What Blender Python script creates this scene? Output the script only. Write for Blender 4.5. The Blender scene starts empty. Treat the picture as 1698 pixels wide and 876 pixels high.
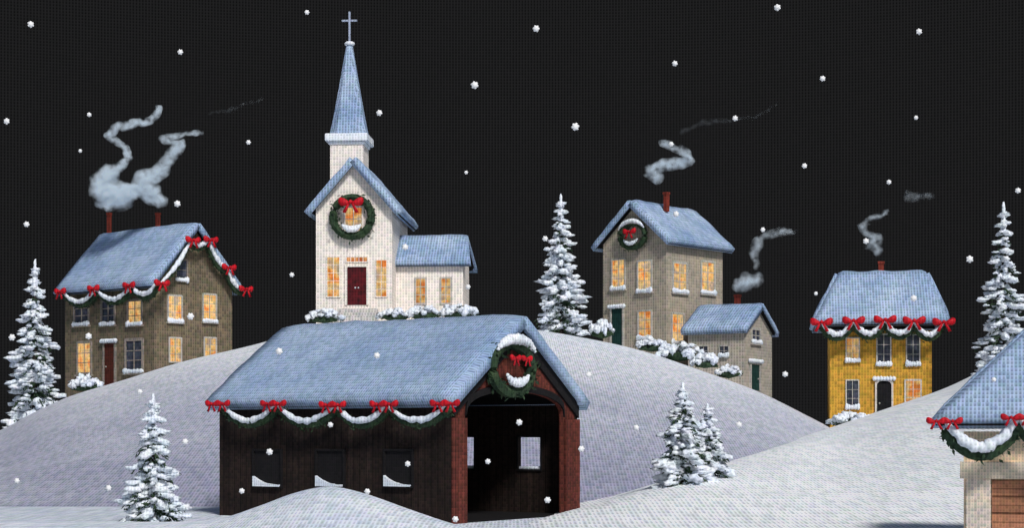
import bpy, bmesh, math, random
from mathutils import Vector, Matrix, noise
R = math.radians
scene = bpy.context.scene
COL = scene.collection
random.seed(7)

# ------------------------------------------------------------------ view helpers
F = 0.30
def s(d): return F * d / 849.0
def X(px, d): return (px - 849) * s(d)
def Z(py, d): return 2 + (720 - py) * s(d)
def P(px, py, d): return Vector((X(px, d), d, Z(py, d)))

# ------------------------------------------------------------------ materials
def new_mat(name):
    m = bpy.data.materials.new(name); m.use_nodes = True
    nt = m.node_tree; nt.nodes.clear()
    return m, nt
def N(nt, t, **k):
    n = nt.nodes.new(t)
    for a, b in k.items(): setattr(n, a, b)
    return n
def math_(nt, op, a, b=None, c=None):
    n = N(nt, 'ShaderNodeMath', operation=op)
    for i, v in enumerate((a, b, c)):
        if v is None: continue
        if isinstance(v, (int, float)): n.inputs[i].default_value = v
        else: nt.links.new(v, n.inputs[i])
    return n.outputs[0]
def mixc(nt, fac, a, b, blend='MIX'):
    n = N(nt, 'ShaderNodeMix', data_type='RGBA', blend_type=blend)
    n.clamp_result = False
    for i, v in ((0, fac), (6, a), (7, b)):
        if isinstance(v, (int, float)): n.inputs[i].default_value = v
        elif isinstance(v, tuple): n.inputs[i].default_value = (*v, 1)
        else: nt.links.new(v, n.inputs[i])
    return n.outputs[2]

def beaded(nt, col, cell, mode, bead, jit):
    """stitched / beaded surface: one colour grain per small square cell, in the surface's own coordinates"""
    tc = N(nt, 'ShaderNodeTexCoord')
    sp = N(nt, 'ShaderNodeSeparateXYZ'); nt.links.new(tc.outputs['Object'], sp.inputs[0])
    x, y, z = sp.outputs
    if mode == 'hill':
        u = x; v = math_(nt, 'MULTIPLY_ADD', y, 0.10, z)
    elif mode == 'xz':
        u = math_(nt, 'MULTIPLY_ADD', y, 0.15, x); v = z
    elif mode == 'uv':
        s2 = N(nt, 'ShaderNodeSeparateXYZ'); nt.links.new(tc.outputs['UV'], s2.inputs[0])
        u, v = s2.outputs[0], s2.outputs[1]
    else:
        sn = N(nt, 'ShaderNodeSeparateXYZ'); nt.links.new(tc.outputs['Normal'], sn.inputs[0])
        ax = math_(nt, 'ABSOLUTE', sn.outputs[0]); ay = math_(nt, 'ABSOLUTE', sn.outputs[1])
        sel = math_(nt, 'GREATER_THAN', ax, ay)
        flat = math_(nt, 'GREATER_THAN', sn.outputs[2], 0.93)
        mx = N(nt, 'ShaderNodeMix', data_type='FLOAT'); nt.links.new(sel, mx.inputs[0]); nt.links.new(x, mx.inputs[2]); nt.links.new(y, mx.inputs[3])
        u = mx.outputs[0]
        my = N(nt, 'ShaderNodeMix', data_type='FLOAT'); nt.links.new(flat, my.inputs[0]); nt.links.new(z, my.inputs[2]); nt.links.new(y, my.inputs[3])
        v = my.outputs[0]
    us = math_(nt, 'DIVIDE', u, cell); vs = math_(nt, 'DIVIDE', v, cell)
    cb = N(nt, 'ShaderNodeCombineXYZ')
    nt.links.new(math_(nt, 'FLOOR', us), cb.inputs[0]); nt.links.new(math_(nt, 'FLOOR', vs), cb.inputs[1])
    wn = N(nt, 'ShaderNodeTexWhiteNoise', noise_dimensions='2D'); nt.links.new(cb.outputs[0], wn.inputs[0])
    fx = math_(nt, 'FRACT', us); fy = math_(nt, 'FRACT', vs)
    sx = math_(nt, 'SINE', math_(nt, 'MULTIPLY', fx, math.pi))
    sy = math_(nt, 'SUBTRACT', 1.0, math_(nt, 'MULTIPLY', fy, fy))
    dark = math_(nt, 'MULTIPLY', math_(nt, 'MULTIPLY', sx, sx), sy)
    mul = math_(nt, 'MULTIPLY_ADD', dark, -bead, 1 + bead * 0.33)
    # per cell tint, centred on 1
    soft = mixc(nt, 0.72, wn.outputs['Color'], wn.outputs['Value'])
    tint = mixc(nt, jit, (1.0, 1.0, 1.0), mixc(nt, 1.0, soft, (1.92, 1.98, 2.10), 'MULTIPLY'))
    c2 = mixc(nt, 1.0, col, tint, 'MULTIPLY')
    vm = N(nt, 'ShaderNodeVectorMath', operation='SCALE')
    nt.links.new(c2, vm.inputs[0]); nt.links.new(mul, vm.inputs['Scale'])
    return vm.outputs[0]

def mat(name, c1, c2=None, cell=0.1, mode='box', bead=0.55, jit=0.22, nscale=0.6, rough=0.85, planks=None, contrast=0.25, bump=0.0, slope=None):
    m, nt = new_mat(name)
    out = N(nt, 'ShaderNodeOutputMaterial'); b = N(nt, 'ShaderNodeBsdfPrincipled')
    nt.links.new(b.outputs[0], out.inputs[0])
    b.inputs['Roughness'].default_value = rough
    b.inputs['Specular IOR Level'].default_value = 0.15
    tc = N(nt, 'ShaderNodeTexCoord')
    c2 = c2 or tuple(k * 0.8 for k in c1)
    nz = N(nt, 'ShaderNodeTexNoise'); nz.inputs['Scale'].default_value = nscale; nz.inputs['Detail'].default_value = 4
    nt.links.new(tc.outputs['Object'], nz.inputs['Vector'])
    mr = N(nt, 'ShaderNodeMapRange'); mr.inputs[1].default_value = 0.5 - contrast; mr.inputs[2].default_value = 0.5 + contrast
    nt.links.new(nz.outputs[0], mr.inputs[0])
    col = mixc(nt, mr.outputs[0], c1, c2)
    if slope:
        foot_shade, lo, hi, alt = slope
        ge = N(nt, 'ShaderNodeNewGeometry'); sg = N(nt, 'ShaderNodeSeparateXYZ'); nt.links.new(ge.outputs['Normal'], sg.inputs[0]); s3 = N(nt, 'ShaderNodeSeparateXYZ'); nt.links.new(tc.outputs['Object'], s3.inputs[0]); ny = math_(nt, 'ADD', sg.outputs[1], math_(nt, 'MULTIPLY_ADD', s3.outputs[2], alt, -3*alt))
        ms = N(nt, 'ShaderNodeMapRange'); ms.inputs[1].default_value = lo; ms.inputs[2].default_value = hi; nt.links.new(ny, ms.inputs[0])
        col = mixc(nt, ms.outputs[0], foot_shade, col)  # shading painted into the colour
    if planks:
        ax, wdt, dk = planks
        sp = N(nt, 'ShaderNodeSeparateXYZ'); nt.links.new(tc.outputs['Object'], sp.inputs[0])
        src = sp.outputs['XYZ'.index(ax)] if ax in 'XYZ' else math_(nt, 'ADD', sp.outputs[0], sp.outputs[1])
        q = math_(nt, 'DIVIDE', src, wdt)
        fr = math_(nt, 'FRACT', q)
        line = math_(nt, 'LESS_THAN', fr, 0.16)
        w1 = N(nt, 'ShaderNodeTexWhiteNoise', noise_dimensions='1D'); nt.links.new(math_(nt, 'FLOOR', q), w1.inputs['W'])
        k = math_(nt, 'MULTIPLY_ADD', w1.outputs[0], 0.35, 0.8)
        k = math_(nt, 'MULTIPLY', k, math_(nt, 'MULTIPLY_ADD', line, -dk, 1.0))
        vm = N(nt, 'ShaderNodeVectorMath', operation='SCALE'); nt.links.new(col, vm.inputs[0]); nt.links.new(k, vm.inputs['Scale'])
        col = vm.outputs[0]
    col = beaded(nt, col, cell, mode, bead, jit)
    nt.links.new(col, b.inputs['Base Color'])
    if bump:
        bp = N(nt, 'ShaderNodeBump'); bp.inputs['Strength'].default_value = bump
        n2 = N(nt, 'ShaderNodeTexNoise'); n2.inputs['Scale'].default_value = 2.2; n2.inputs['Detail'].default_value = 6
        nt.links.new(tc.outputs['Object'], n2.inputs['Vector']); nt.links.new(n2.outputs[0], bp.inputs['Height'])
        nt.links.new(bp.outputs[0], b.inputs['Normal'])
    return m

def glow(name, cell, strength=1.0, c=((0.95, 0.60, 0.22), (0.85, 0.26, 0.06), (0.55, 0.40, 0.28)), nscale=1.7):
    m, nt = new_mat(name)
    out = N(nt, 'ShaderNodeOutputMaterial'); e = N(nt, 'ShaderNodeEmission'); nt.links.new(e.outputs[0], out.inputs[0])
    tc = N(nt, 'ShaderNodeTexCoord')
    nz = N(nt, 'ShaderNodeTexNoise'); nz.inputs['Scale'].default_value = nscale; nz.inputs['Detail'].default_value = 3
    ob = N(nt, 'ShaderNodeObjectInfo'); va = N(nt, 'ShaderNodeVectorMath', operation='SCALE'); va.inputs[0].default_value = (7, 3, 5); nt.links.new(ob.outputs['Random'], va.inputs['Scale'])
    vb = N(nt, 'ShaderNodeVectorMath', operation='ADD'); nt.links.new(tc.outputs['Object'], vb.inputs[0]); nt.links.new(va.outputs[0], vb.inputs[1])
    nt.links.new(vb.outputs[0], nz.inputs['Vector'])
    cr = N(nt, 'ShaderNodeValToRGB'); nt.links.new(nz.outputs[0], cr.inputs[0])
    el = cr.color_ramp.elements
    el[0].position = 0.36; el[0].color = (*c[1], 1); el[1].position = 0.50; el[1].color = (*c[0], 1)
    e3 = el.new(0.66); e3.color = (*c[2], 1)
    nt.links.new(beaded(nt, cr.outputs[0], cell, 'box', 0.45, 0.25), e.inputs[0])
    oi = N(nt, 'ShaderNodeObjectInfo'); nt.links.new(math_(nt, 'MULTIPLY_ADD', oi.outputs['Random'], .55*strength, .62*strength), e.inputs[1])
    return m

C_FAR, C_MID, C_NEAR = 5*s(89), 5*s(78), 5*s(39)
def fam(cell, tag):
    M = {}
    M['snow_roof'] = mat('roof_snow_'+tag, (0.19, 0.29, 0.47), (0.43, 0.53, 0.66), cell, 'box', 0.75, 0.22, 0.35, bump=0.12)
    M['snow'] = mat('fresh_snow_'+tag, (0.86, 0.88, 0.90), (0.66, 0.74, 0.84), cell, 'xz', 0.3, 0.1, 1.5)
    M['green'] = mat('fir_green_'+tag, (0.020, 0.040, 0.026), (0.045, 0.075, 0.035), cell, 'xz', 0.5, 0.3, 3)
    M['red'] = mat('red_ribbon_'+tag, (0.62, 0.012, 0.022), (0.38, 0.006, 0.015), cell, 'xz', 0.45, 0.1, 3, rough=0.5)
    M['dark'] = mat('dark_wood_'+tag, (0.012, 0.011, 0.012), None, cell, 'box', 0.5, 0.25)
    M['glass'] = mat('dark_glass_'+tag, (0.02, 0.024, 0.035), (0.09, 0.10, 0.13), cell, 'box', 0.4, 0.3, 2.5, rough=0.2)
    M['lit'] = glow('lit_glass_'+tag, cell, 0.85)
    M['frame'] = mat('pale_frame_'+tag, (0.50, 0.47, 0.42), None, cell, 'box', 0.4, 0.22)
    M['brick'] = mat('red_brick_'+tag, (0.20, 0.035, 0.022), None, cell, 'box', 0.5, 0.3)
    M['bark'] = mat('bark_'+tag, (0.03, 0.024, 0.02), None, cell, 'xz', 0.3, 0.2)
    return M
MF, MM, MN = fam(C_FAR, 'far'), fam(C_MID, 'mid'), fam(C_NEAR, 'near')

# ------------------------------------------------------------------ mesh helpers
ICO = {}
def ico(sub):
    if sub not in ICO:
        b = bmesh.new(); bmesh.ops.create_icosphere(b, subdivisions=sub, radius=1); b.verts.index_update()
        ICO[sub] = ([v.co.copy() for v in b.verts], [tuple(v.index for v in f.verts) for f in b.faces]); b.free()
    return ICO[sub]
def add_ico(bm, sub, fn):
    vs, fs = ico(sub); nv = [bm.verts.new(fn(c)) for c in vs]
    for f in fs: bm.faces.new([nv[i] for i in f])
class MB:
    def __init__(self): self.bm = bmesh.new()
    def poly(self, pts):
        vs = [self.bm.verts.new(p) for p in pts]
        self.bm.faces.new(vs); return vs
    def solid(self, a, b):
        """closed solid between two matching rings a and b"""
        va = [self.bm.verts.new(p) for p in a]; vb = [self.bm.verts.new(p) for p in b]
        n = len(a)
        self.bm.faces.new(va[::-1]); self.bm.faces.new(vb)
        for i in range(n):
            self.bm.faces.new((va[i], va[(i+1) % n], vb[(i+1) % n], vb[i]))
    def box(self, x0, x1, y0, y1, z0, z1):
        self.solid([(x0,y0,z0),(x1,y0,z0),(x1,y1,z0),(x0,y1,z0)], [(x0,y0,z1),(x1,y0,z1),(x1,y1,z1),(x0,y1,z1)])
    def blob(self, c, r, jit=0.18, sub=1, rot=0.0):
        sd = random.random()*100
        cs, sn = math.cos(rot), math.sin(rot); sv = Vector((sd, sd*.3, 0))
        def fn(co):
            k = 1 + jit*noise.noise(co*1.7 + sv)*2
            x, y, z = co.x*r[0]*k, co.y*r[1]*k, co.z*r[2]*k
            return (c[0] + x*cs - y*sn, c[1] + x*sn + y*cs, c[2] + z)
        add_ico(self.bm, sub, fn)
    def tube(self, pts, rad, n=8, cap=True):
        pts = [Vector(p) for p in pts]; rings = []
        for i, p in enumerate(pts):
            d = (pts[min(i+1, len(pts)-1)] - pts[max(i-1, 0)]).normalized()
            a = d.orthogonal().normalized() if abs(d.z) > .95 else d.cross(Vector((0,0,1))).normalized()
            b = d.cross(a)
            r = rad[i] if isinstance(rad, (list, tuple)) else rad
            rings.append([self.bm.verts.new(p + (a*math.cos(t) + b*math.sin(t))*r) for t in [2*math.pi*k/n for k in range(n)]])
        for i in range(len(rings)-1):
            for k in range(n):
                self.bm.faces.new((rings[i][k], rings[i][(k+1) % n], rings[i+1][(k+1) % n], rings[i+1][k]))
        if cap:
            self.bm.faces.new(rings[0][::-1]); self.bm.faces.new(rings[-1])
    def leaf(self, c, l, w, d=None):
        d = (d or Vector((random.gauss(0,1), random.gauss(0,1), random.gauss(0,1)))).normalized()
        sd = d.cross(Vector((random.gauss(0,1), random.gauss(0,1), random.gauss(0,1)))).normalized()
        c = Vector(c)
        self.poly([c - d*l*.5, c + sd*w*.5, c + d*l*.5, c - sd*w*.5])
    def build(self, name, m, parent=None, smooth=False, bevel=0.0):
        bmesh.ops.recalc_face_normals(self.bm, faces=self.bm.faces[:])
        me = bpy.data.meshes.new(name); self.bm.to_mesh(me); self.bm.free()
        me.materials.append(m)
        if smooth:
            for p in me.polygons: p.use_smooth = True
        o = bpy.data.objects.new(name, me); COL.objects.link(o); o.parent = parent
        if bevel:
            b = o.modifiers.new('bevel', 'BEVEL'); b.width = bevel; b.segments = 2
        return o
def tag(o, label, cat, group=None, kind=None):
    if label: o['label'] = label
    if cat: o['category'] = cat
    if group: o['group'] = group
    if kind: o['kind'] = kind
    return o
def empty(name, loc, rz=0.0, label=None, cat=None, group=None):
    o = bpy.data.objects.new(name, None); COL.objects.link(o)
    o.empty_display_size = 0.2
    o.location = loc; o.rotation_euler = (0, 0, rz)
    return tag(o, label, cat, group)

# ------------------------------------------------------------------ ground and hills
def interp(pts, x):
    """smooth (Catmull-Rom like) interpolation of a polyline"""
    if x <= pts[0][0]: return pts[0][1]
    for i in range(len(pts)-1):
        if x <= pts[i+1][0]:
            x0, y0 = pts[i]; x1, y1 = pts[i+1]
            t = (x-x0)/(x1-x0)
            m0 = (y1 - pts[i-1][1])/(x1 - pts[i-1][0]) if i > 0 else (y1-y0)/(x1-x0)
            m1 = (pts[i+2][1] - y0)/(pts[i+2][0] - x0) if i+2 < len(pts) else (y1-y0)/(x1-x0)
            h = x1-x0
            return ((2*t**3-3*t**2+1)*y0 + (t**3-2*t**2+t)*h*m0 + (-2*t**3+3*t**2)*y1 + (t**3-t**2)*h*m1)
    return pts[-1][1]
class Hill:
    def __init__(s_, crest, dc, df, back=34, power=2.0, drift=0.10, seed=0):
        s_.crest, s_.dc, s_.df, s_.back, s_.pw, s_.dr, s_.sd = crest, dc, df, back, power, drift, seed
    def z(s_, x, d):
        px = 849 + x/(F*d)*849
        py = interp(s_.crest, px); dc = interp(s_.dc, px); df = interp(s_.df, px)
        e1 = (720-py)*F/849; e0 = -2.0/df
        nz = s_.dr*noise.noise(Vector((x*.16, d*.16, s_.sd)))*1.4 + s_.dr*.35*noise.noise(Vector((x*.6, d*.5, s_.sd+5)))
        if d <= dc:
            u = max(0, (d-df)/(dc-df)); f = 1-(1-u)**s_.pw
            return 2 + d*(e0 + (e1-e0)*f) + nz*min(1, u*4)*min(1, (1-u)*3 + .15) if d > df else -0.3*(df-d)
        zc = 2 + dc*e1
        t = min(1, (d-dc)/s_.back); w = t*t*(3-2*t)
        return zc*(1-w) - 0.4*w + nz*.15
    def mesh(s_, name, m, px0, px1, nx, ny):
        bm = bmesh.new(); rows = []
        for j in range(ny+1):
            row = []
            for i in range(nx+1):
                px = px0 + (px1-px0)*i/nx
                dc = interp(s_.dc, px); df = interp(s_.df, px)
                nf = int(ny*.72)
                d = df - .6 + (dc-df+.6)*(j/nf) if j <= nf else dc + s_.back*((j-nf)/(ny-nf))**1.5
                x = (px-849)*s(d)
                row.append(bm.verts.new((x, d, s_.z(x, d))))
            rows.append(row)
        for j in range(ny):
            for i in range(nx):
                bm.faces.new((rows[j][i], rows[j][i+1], rows[j+1][i+1], rows[j+1][i]))
        me = bpy.data.meshes.new(name); bm.to_mesh(me); bm.free(); me.materials.append(m)
        for p in me.polygons: p.use_smooth = True
        o = bpy.data.objects.new(name, me); COL.objects.link(o); o['kind'] = 'structure'
        return o

hillA = Hill([(-400,900),(-200,800),(-60,735),(0,714),(60,682),(120,656),(200,632),(300,601),(430,570),(520,545),(660,536),(780,536),(850,543),(940,556),(1060,581),(1180,621),(1260,651),(1340,690),(1400,722),(1500,775),(1650,850),(1900,960)],
             [(-400,86),(2100,88)], [(-400,47),(2100,47)], seed=1, power=2.5)
hillB = Hill([(820,885),(870,870),(930,852),(1000,834),(1080,808),(1150,784),(1230,758),(1300,735),(1400,702),(1500,668),(1570,643),(1640,610),(1760,560),(2000,470),(2300,400)],
             [(820,39),(900,41),(1000,44.5),(1150,50.5),(1300,62),(1400,72),(1500,75),(2300,79)], [(820,34),(1000,33.5),(2300,36)], seed=3, power=1.7, back=26)
bank = Hill([(-700,866),(200,866),(300,866),(365,861),(430,840),(490,818),(545,808),(600,818),(680,846),(745,868),(800,882),(900,905)],
            [(-700,36.4),(300,36.5),(545,36.4),(900,36.6)], [(-700,28),(900,28)], seed=6, power=1.8, back=3.2, drift=.03)
MSA = mat('hill_snow', (0.90, 0.92, 0.94), (0.74, 0.79, 0.87), 0.10, 'hill', 0.5, 0.22, 0.06, contrast=.2, bump=.25, slope=((0.33, 0.34, 0.44), -.34, .06, .05))  # bright crest to dim lavender foot is shade painted into the snow colour
MSB = mat('slope_snow', (0.92, 0.94, 0.95), (0.84, 0.88, 0.91), 0.10, 'hill', 0.5, 0.17, 0.09, contrast=.2, bump=.2, slope=((0.66, 0.71, 0.77), -.34, -.14, 0.0))  # weaker painted shade on the face toward the viewer
MSG = mat('ground_snow', (0.72, 0.77, 0.84), (0.62, 0.68, 0.77), 0.085, 'hill', 0.4, 0.2, 0.15)
MSK = mat('bank_snow', (0.90, 0.93, 0.96), (0.64, 0.72, 0.84), 0.08, 'hill', 0.4, 0.18, 0.35)
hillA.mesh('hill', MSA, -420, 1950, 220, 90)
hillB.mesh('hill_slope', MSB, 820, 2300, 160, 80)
bank.mesh('snow_bank', MSK, -700, 900, 150, 40)
g = MB(); g.poly([(-1500,-100,-0.012),(1500,-100,-0.012),(1500,2000,-0.012),(-1500,2000,-0.012)])
g.build('ground', MSG)['kind'] = 'structure'

def ground_d(px, py, fallback):
    """depth at which the sight line through a picture point meets the snow"""
    e = (720-py)*F/849; k = (px-849)*F/849; d = 36.0
    while d < 96:
        zs = max(hillA.z(k*d, d), hillB.z(k*d, d) if px > 860 else -1, bank.z(k*d, d) if d < 40 else -1, 0)
        if zs >= 2 + e*d: return d
        d += .1
    return fallback
# night sky: a far half cylinder behind the village
m, nt = new_mat('night_sky')
out = N(nt, 'ShaderNodeOutputMaterial'); e = N(nt, 'ShaderNodeEmission'); nt.links.new(e.outputs[0], out.inputs[0])
rgb = N(nt, 'ShaderNodeRGB'); rgb.outputs[0].default_value = (0.0115, 0.0115, 0.0120, 1)
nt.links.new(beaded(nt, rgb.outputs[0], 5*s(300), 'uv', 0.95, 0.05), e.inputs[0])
bm = bmesh.new(); uv = bm.loops.layers.uv.new('UVMap'); RAD = 300; prev = None; K = 96
for i in range(K+1):
    a = math.pi*i/K
    x, y = -RAD*math.cos(a), RAD*math.sin(a)
    cur = (bm.verts.new((x, y, -5)), bm.verts.new((x, y, 260)), RAD*a)
    if prev:
        f = bm.faces.new((prev[0], cur[0], cur[1], prev[1]))
        for l, (uu, vv) in zip(f.loops, ((prev[2], -5), (cur[2], -5), (cur[2], 260), (prev[2], 260))): l[uv].uv = (uu, vv)
    prev = cur
me = bpy.data.meshes.new('sky'); bm.to_mesh(me); bm.free(); me.materials.append(m)
o = bpy.data.objects.new('sky', me); COL.objects.link(o); o['kind'] = 'structure'

# ------------------------------------------------------------------ decorations
def leafy(mb, pts, r, dens=60, l=None, core=True):
    """needles scattered round a path"""
    L = l or r*.9
    if core: mb.tube(pts, [r*.55]*len(pts), 6)
    for a, b in zip(pts[:-1], pts[1:]):
        a, b = Vector(a), Vector(b)
        for _ in range(max(2, int(dens*(b-a).length/r*.12))):
            c = a.lerp(b, random.random()); o_ = Vector((random.gauss(0,1), random.gauss(0,1), random.gauss(0,1))).normalized()*r*random.uniform(.45, 1)
            mb.leaf(c + o_, L, L*.45)
def bow_mesh(mb, c, w, ax, out):
    """two loops, a knot and two tails; ax along the width, out away from the wall"""
    c = Vector(c); up = ax.cross(out).normalized()
    if up.z < 0: up = -up
    for sg in (-1, 1):
        res = bmesh.ops.create_icosphere(mb.bm, subdivisions=2, radius=1)
        for v in res['verts']:
            q = v.co.copy(); sc = 0.62 + .38*max(-1, min(1, q.x*sg))
            v.co = c + ax*(sg*w*.27 + q.x*w*.27) + up*(q.z*w*.26*sc + w*.06*q.x*sg) + out*(q.y*w*.15)
        mb.solid([c + ax*(sg*w*.02) - up*w*.05 + out*w*.05, c + ax*(sg*w*.10) - up*w*.03 + out*w*.05, c + ax*(sg*w*.34) - up*w*.42 + out*w*.05, c + ax*(sg*w*.20) - up*w*.46 + out*w*.05],
                 [c + ax*(sg*w*.02) - up*w*.05 + out*w*.09, c + ax*(sg*w*.10) - up*w*.03 + out*w*.09, c + ax*(sg*w*.34) - up*w*.42 + out*w*.09, c + ax*(sg*w*.20) - up*w*.46 + out*w*.09])
    res = bmesh.ops.create_icosphere(mb.bm, subdivisions=1, radius=w*.10)
    for v in res['verts']: v.co = c + v.co + out*w*.08
def wreath(label, M, c, ax, out, Ro, Ri, bow_at, bow_w, snow_top=0.0, snow_in=0.0, pair=False, st=1.0):
    """c world centre; ax = horizontal direction of the wall; out = wall normal"""
    o = empty('wreath', c, 0, label, 'wreath'); up = Vector((0,0,1))
    rm, rt = (Ro+Ri)/2, (Ro-Ri)/2
    pt = lambda a, r: ax*math.cos(a)*r*st + up*math.sin(a)*r
    mb = MB(); ring = [pt(2*math.pi*k/24, rm) for k in range(25)]
    leafy(mb, ring, rt*1.08, 110, rt*.7)
    mb.build('greenery', M['green'], o)
    if snow_top:
        mb = MB()
        for k in range(15):
            a = R(90) + R(snow_top)*(k/7-1)
            w = 1 - abs(k/7-1)**2*.7
            p = pt(a, rm + rt*.45) + out*rt*.6
            mb.blob(p, (rt*.62*w, rt*.5*w, rt*.55*w), .2, 2)
        mb.build('snow', M['snow'], o, True)
    if snow_in:
        mb = MB()
        for k in range(11):
            a = R(270) + R(snow_in)*(k/5-1)
            w = 1 - abs(k/5-1)**2*.6
            p = pt(a, Ri*1.02) + out*rt*.75
            mb.blob(p, (rt*.45*w, rt*.4*w, rt*.48*w), .2, 2)
        mb.build('snow', M['snow'], o, True)
    for dx in ((-.5, .5) if pair else (0,)):
        mb = MB(); bow_mesh(mb, ax*(bow_at[0]+dx*bow_w*1.15) + up*bow_at[1] + out*rt*1.15, bow_w, ax, out); mb.build('bow', M['red'], o, True)
    return o
def garland(label, M, pts, ax_out, r, dips, bow_w, snow=True, pair=0.0, skip_bows=()):
    """pts = world hanging points; dips = sag per span"""
    o = empty('garland', pts[0], 0, label, 'garland'); base = Vector(pts[0]); gr = MB(); sn = MB()
    for i in range(len(pts)-1):
        a, b = Vector(pts[i])-base, Vector(pts[i+1])-base
        path = []
        for k in range(13):
            t = k/12; p = a.lerp(b, t); p.z -= dips[i]*(1-(2*t-1)**2); path.append(p)
        out = ax_out[i]
        leafy(gr, [q_ - Vector((0,0,r*.35)) for q_ in path], r*1.05, 120, r*.75)
        if snow:
            pp, rr = [], []
            for k in range(31):
                u = k/30; p = a.lerp(b, u); p.z -= dips[i]*(1-(2*u-1)**2)
                nz = noise.noise(Vector((i*9.3, u*8, bow_w)))
                pp.append(p + out*r*.62 + Vector((0, 0, r*(.42 + .25*nz)))); rr.append(r*(.10 + .42*math.sin(math.pi*u)**.5)*(1+.5*noise.noise(Vector((u*14, i*3.1, 2)))))
            sn.tube(pp, rr, 8)
    gr.build('greenery', M['green'], o)
    if snow: sn.build('snow', M['snow'], o, True)
    for i, p in enumerate(pts):
        if i in skip_bows: continue
        out = ax_out[min(i, len(ax_out)-1)]
        ax = Vector((0,0,1)).cross(out).normalized()
        for dx in ((-.5, .5) if pair else (0,)):
            mb = MB(); bow_mesh(mb, Vector(p)-base + out*r*1.3 + ax*dx*pair + Vector((0,0,r*.4)), bow_w, ax, out); mb.build('bow', M['red'], o, True)
    return o

# ------------------------------------------------------------------ buildings
def snow_slab(mb, p00, p10, p11, p01, th, n=14, m=8, rough=.17, seed=0, lip=.75, drop=.15, grow=.05):
    p00, p10, p11, p01 = map(Vector, (p00, p10, p11, p01))
    nrm = (p10-p00).cross(p01-p00)
    if nrm.length < 1e-6: nrm = (p10-p00).cross(p11-p00)
    nrm.normalize()
    if nrm.z < 0: nrm = -nrm
    top, bot = [], []
    g1 = (p10-p00).normalized()*grow; g2 = (p01-p00).normalized()*grow
    p00, p10, p11, p01 = p00-g1-g2, p10+g1-g2, p11+g1, p01-g1
    for j in range(m+1):
        rt, rb = [], []
        for i in range(n+1):
            u, v = i/n, j/m
            q = p00.lerp(p10, u).lerp(p01.lerp(p11, u), v)
            e = min(1, min(u, 1-u)*n*.3 + .7)*min(1, v*m*.3 + lip); eg = drop if i in (0, n) or j == 0 else 0
            h = th*e*(1 + rough*2*noise.noise(q*1.3 + Vector((seed, 0, 0))))
            rt.append(mb.bm.verts.new(q + nrm*h)); rb.append(mb.bm.verts.new(q - nrm*eg))
        top.append(rt); bot.append(rb)
    for j in range(m):
        for i in range(n):
            mb.bm.faces.new((top[j][i], top[j][i+1], top[j+1][i+1], top[j+1][i]))
            mb.bm.faces.new((bot[j][i], bot[j+1][i], bot[j+1][i+1], bot[j][i+1]))
    for i in range(n):
        mb.bm.faces.new((bot[0][i], bot[0][i+1], top[0][i+1], top[0][i])); mb.bm.faces.new((bot[m][i], top[m][i], top[m][i+1], bot[m][i+1]))
    for j in range(m):
        mb.bm.faces.new((bot[j][0], top[j][0], top[j+1][0], bot[j+1][0])); mb.bm.faces.new((bot[j][n], bot[j+1][n], top[j+1][n], top[j][n]))

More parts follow.
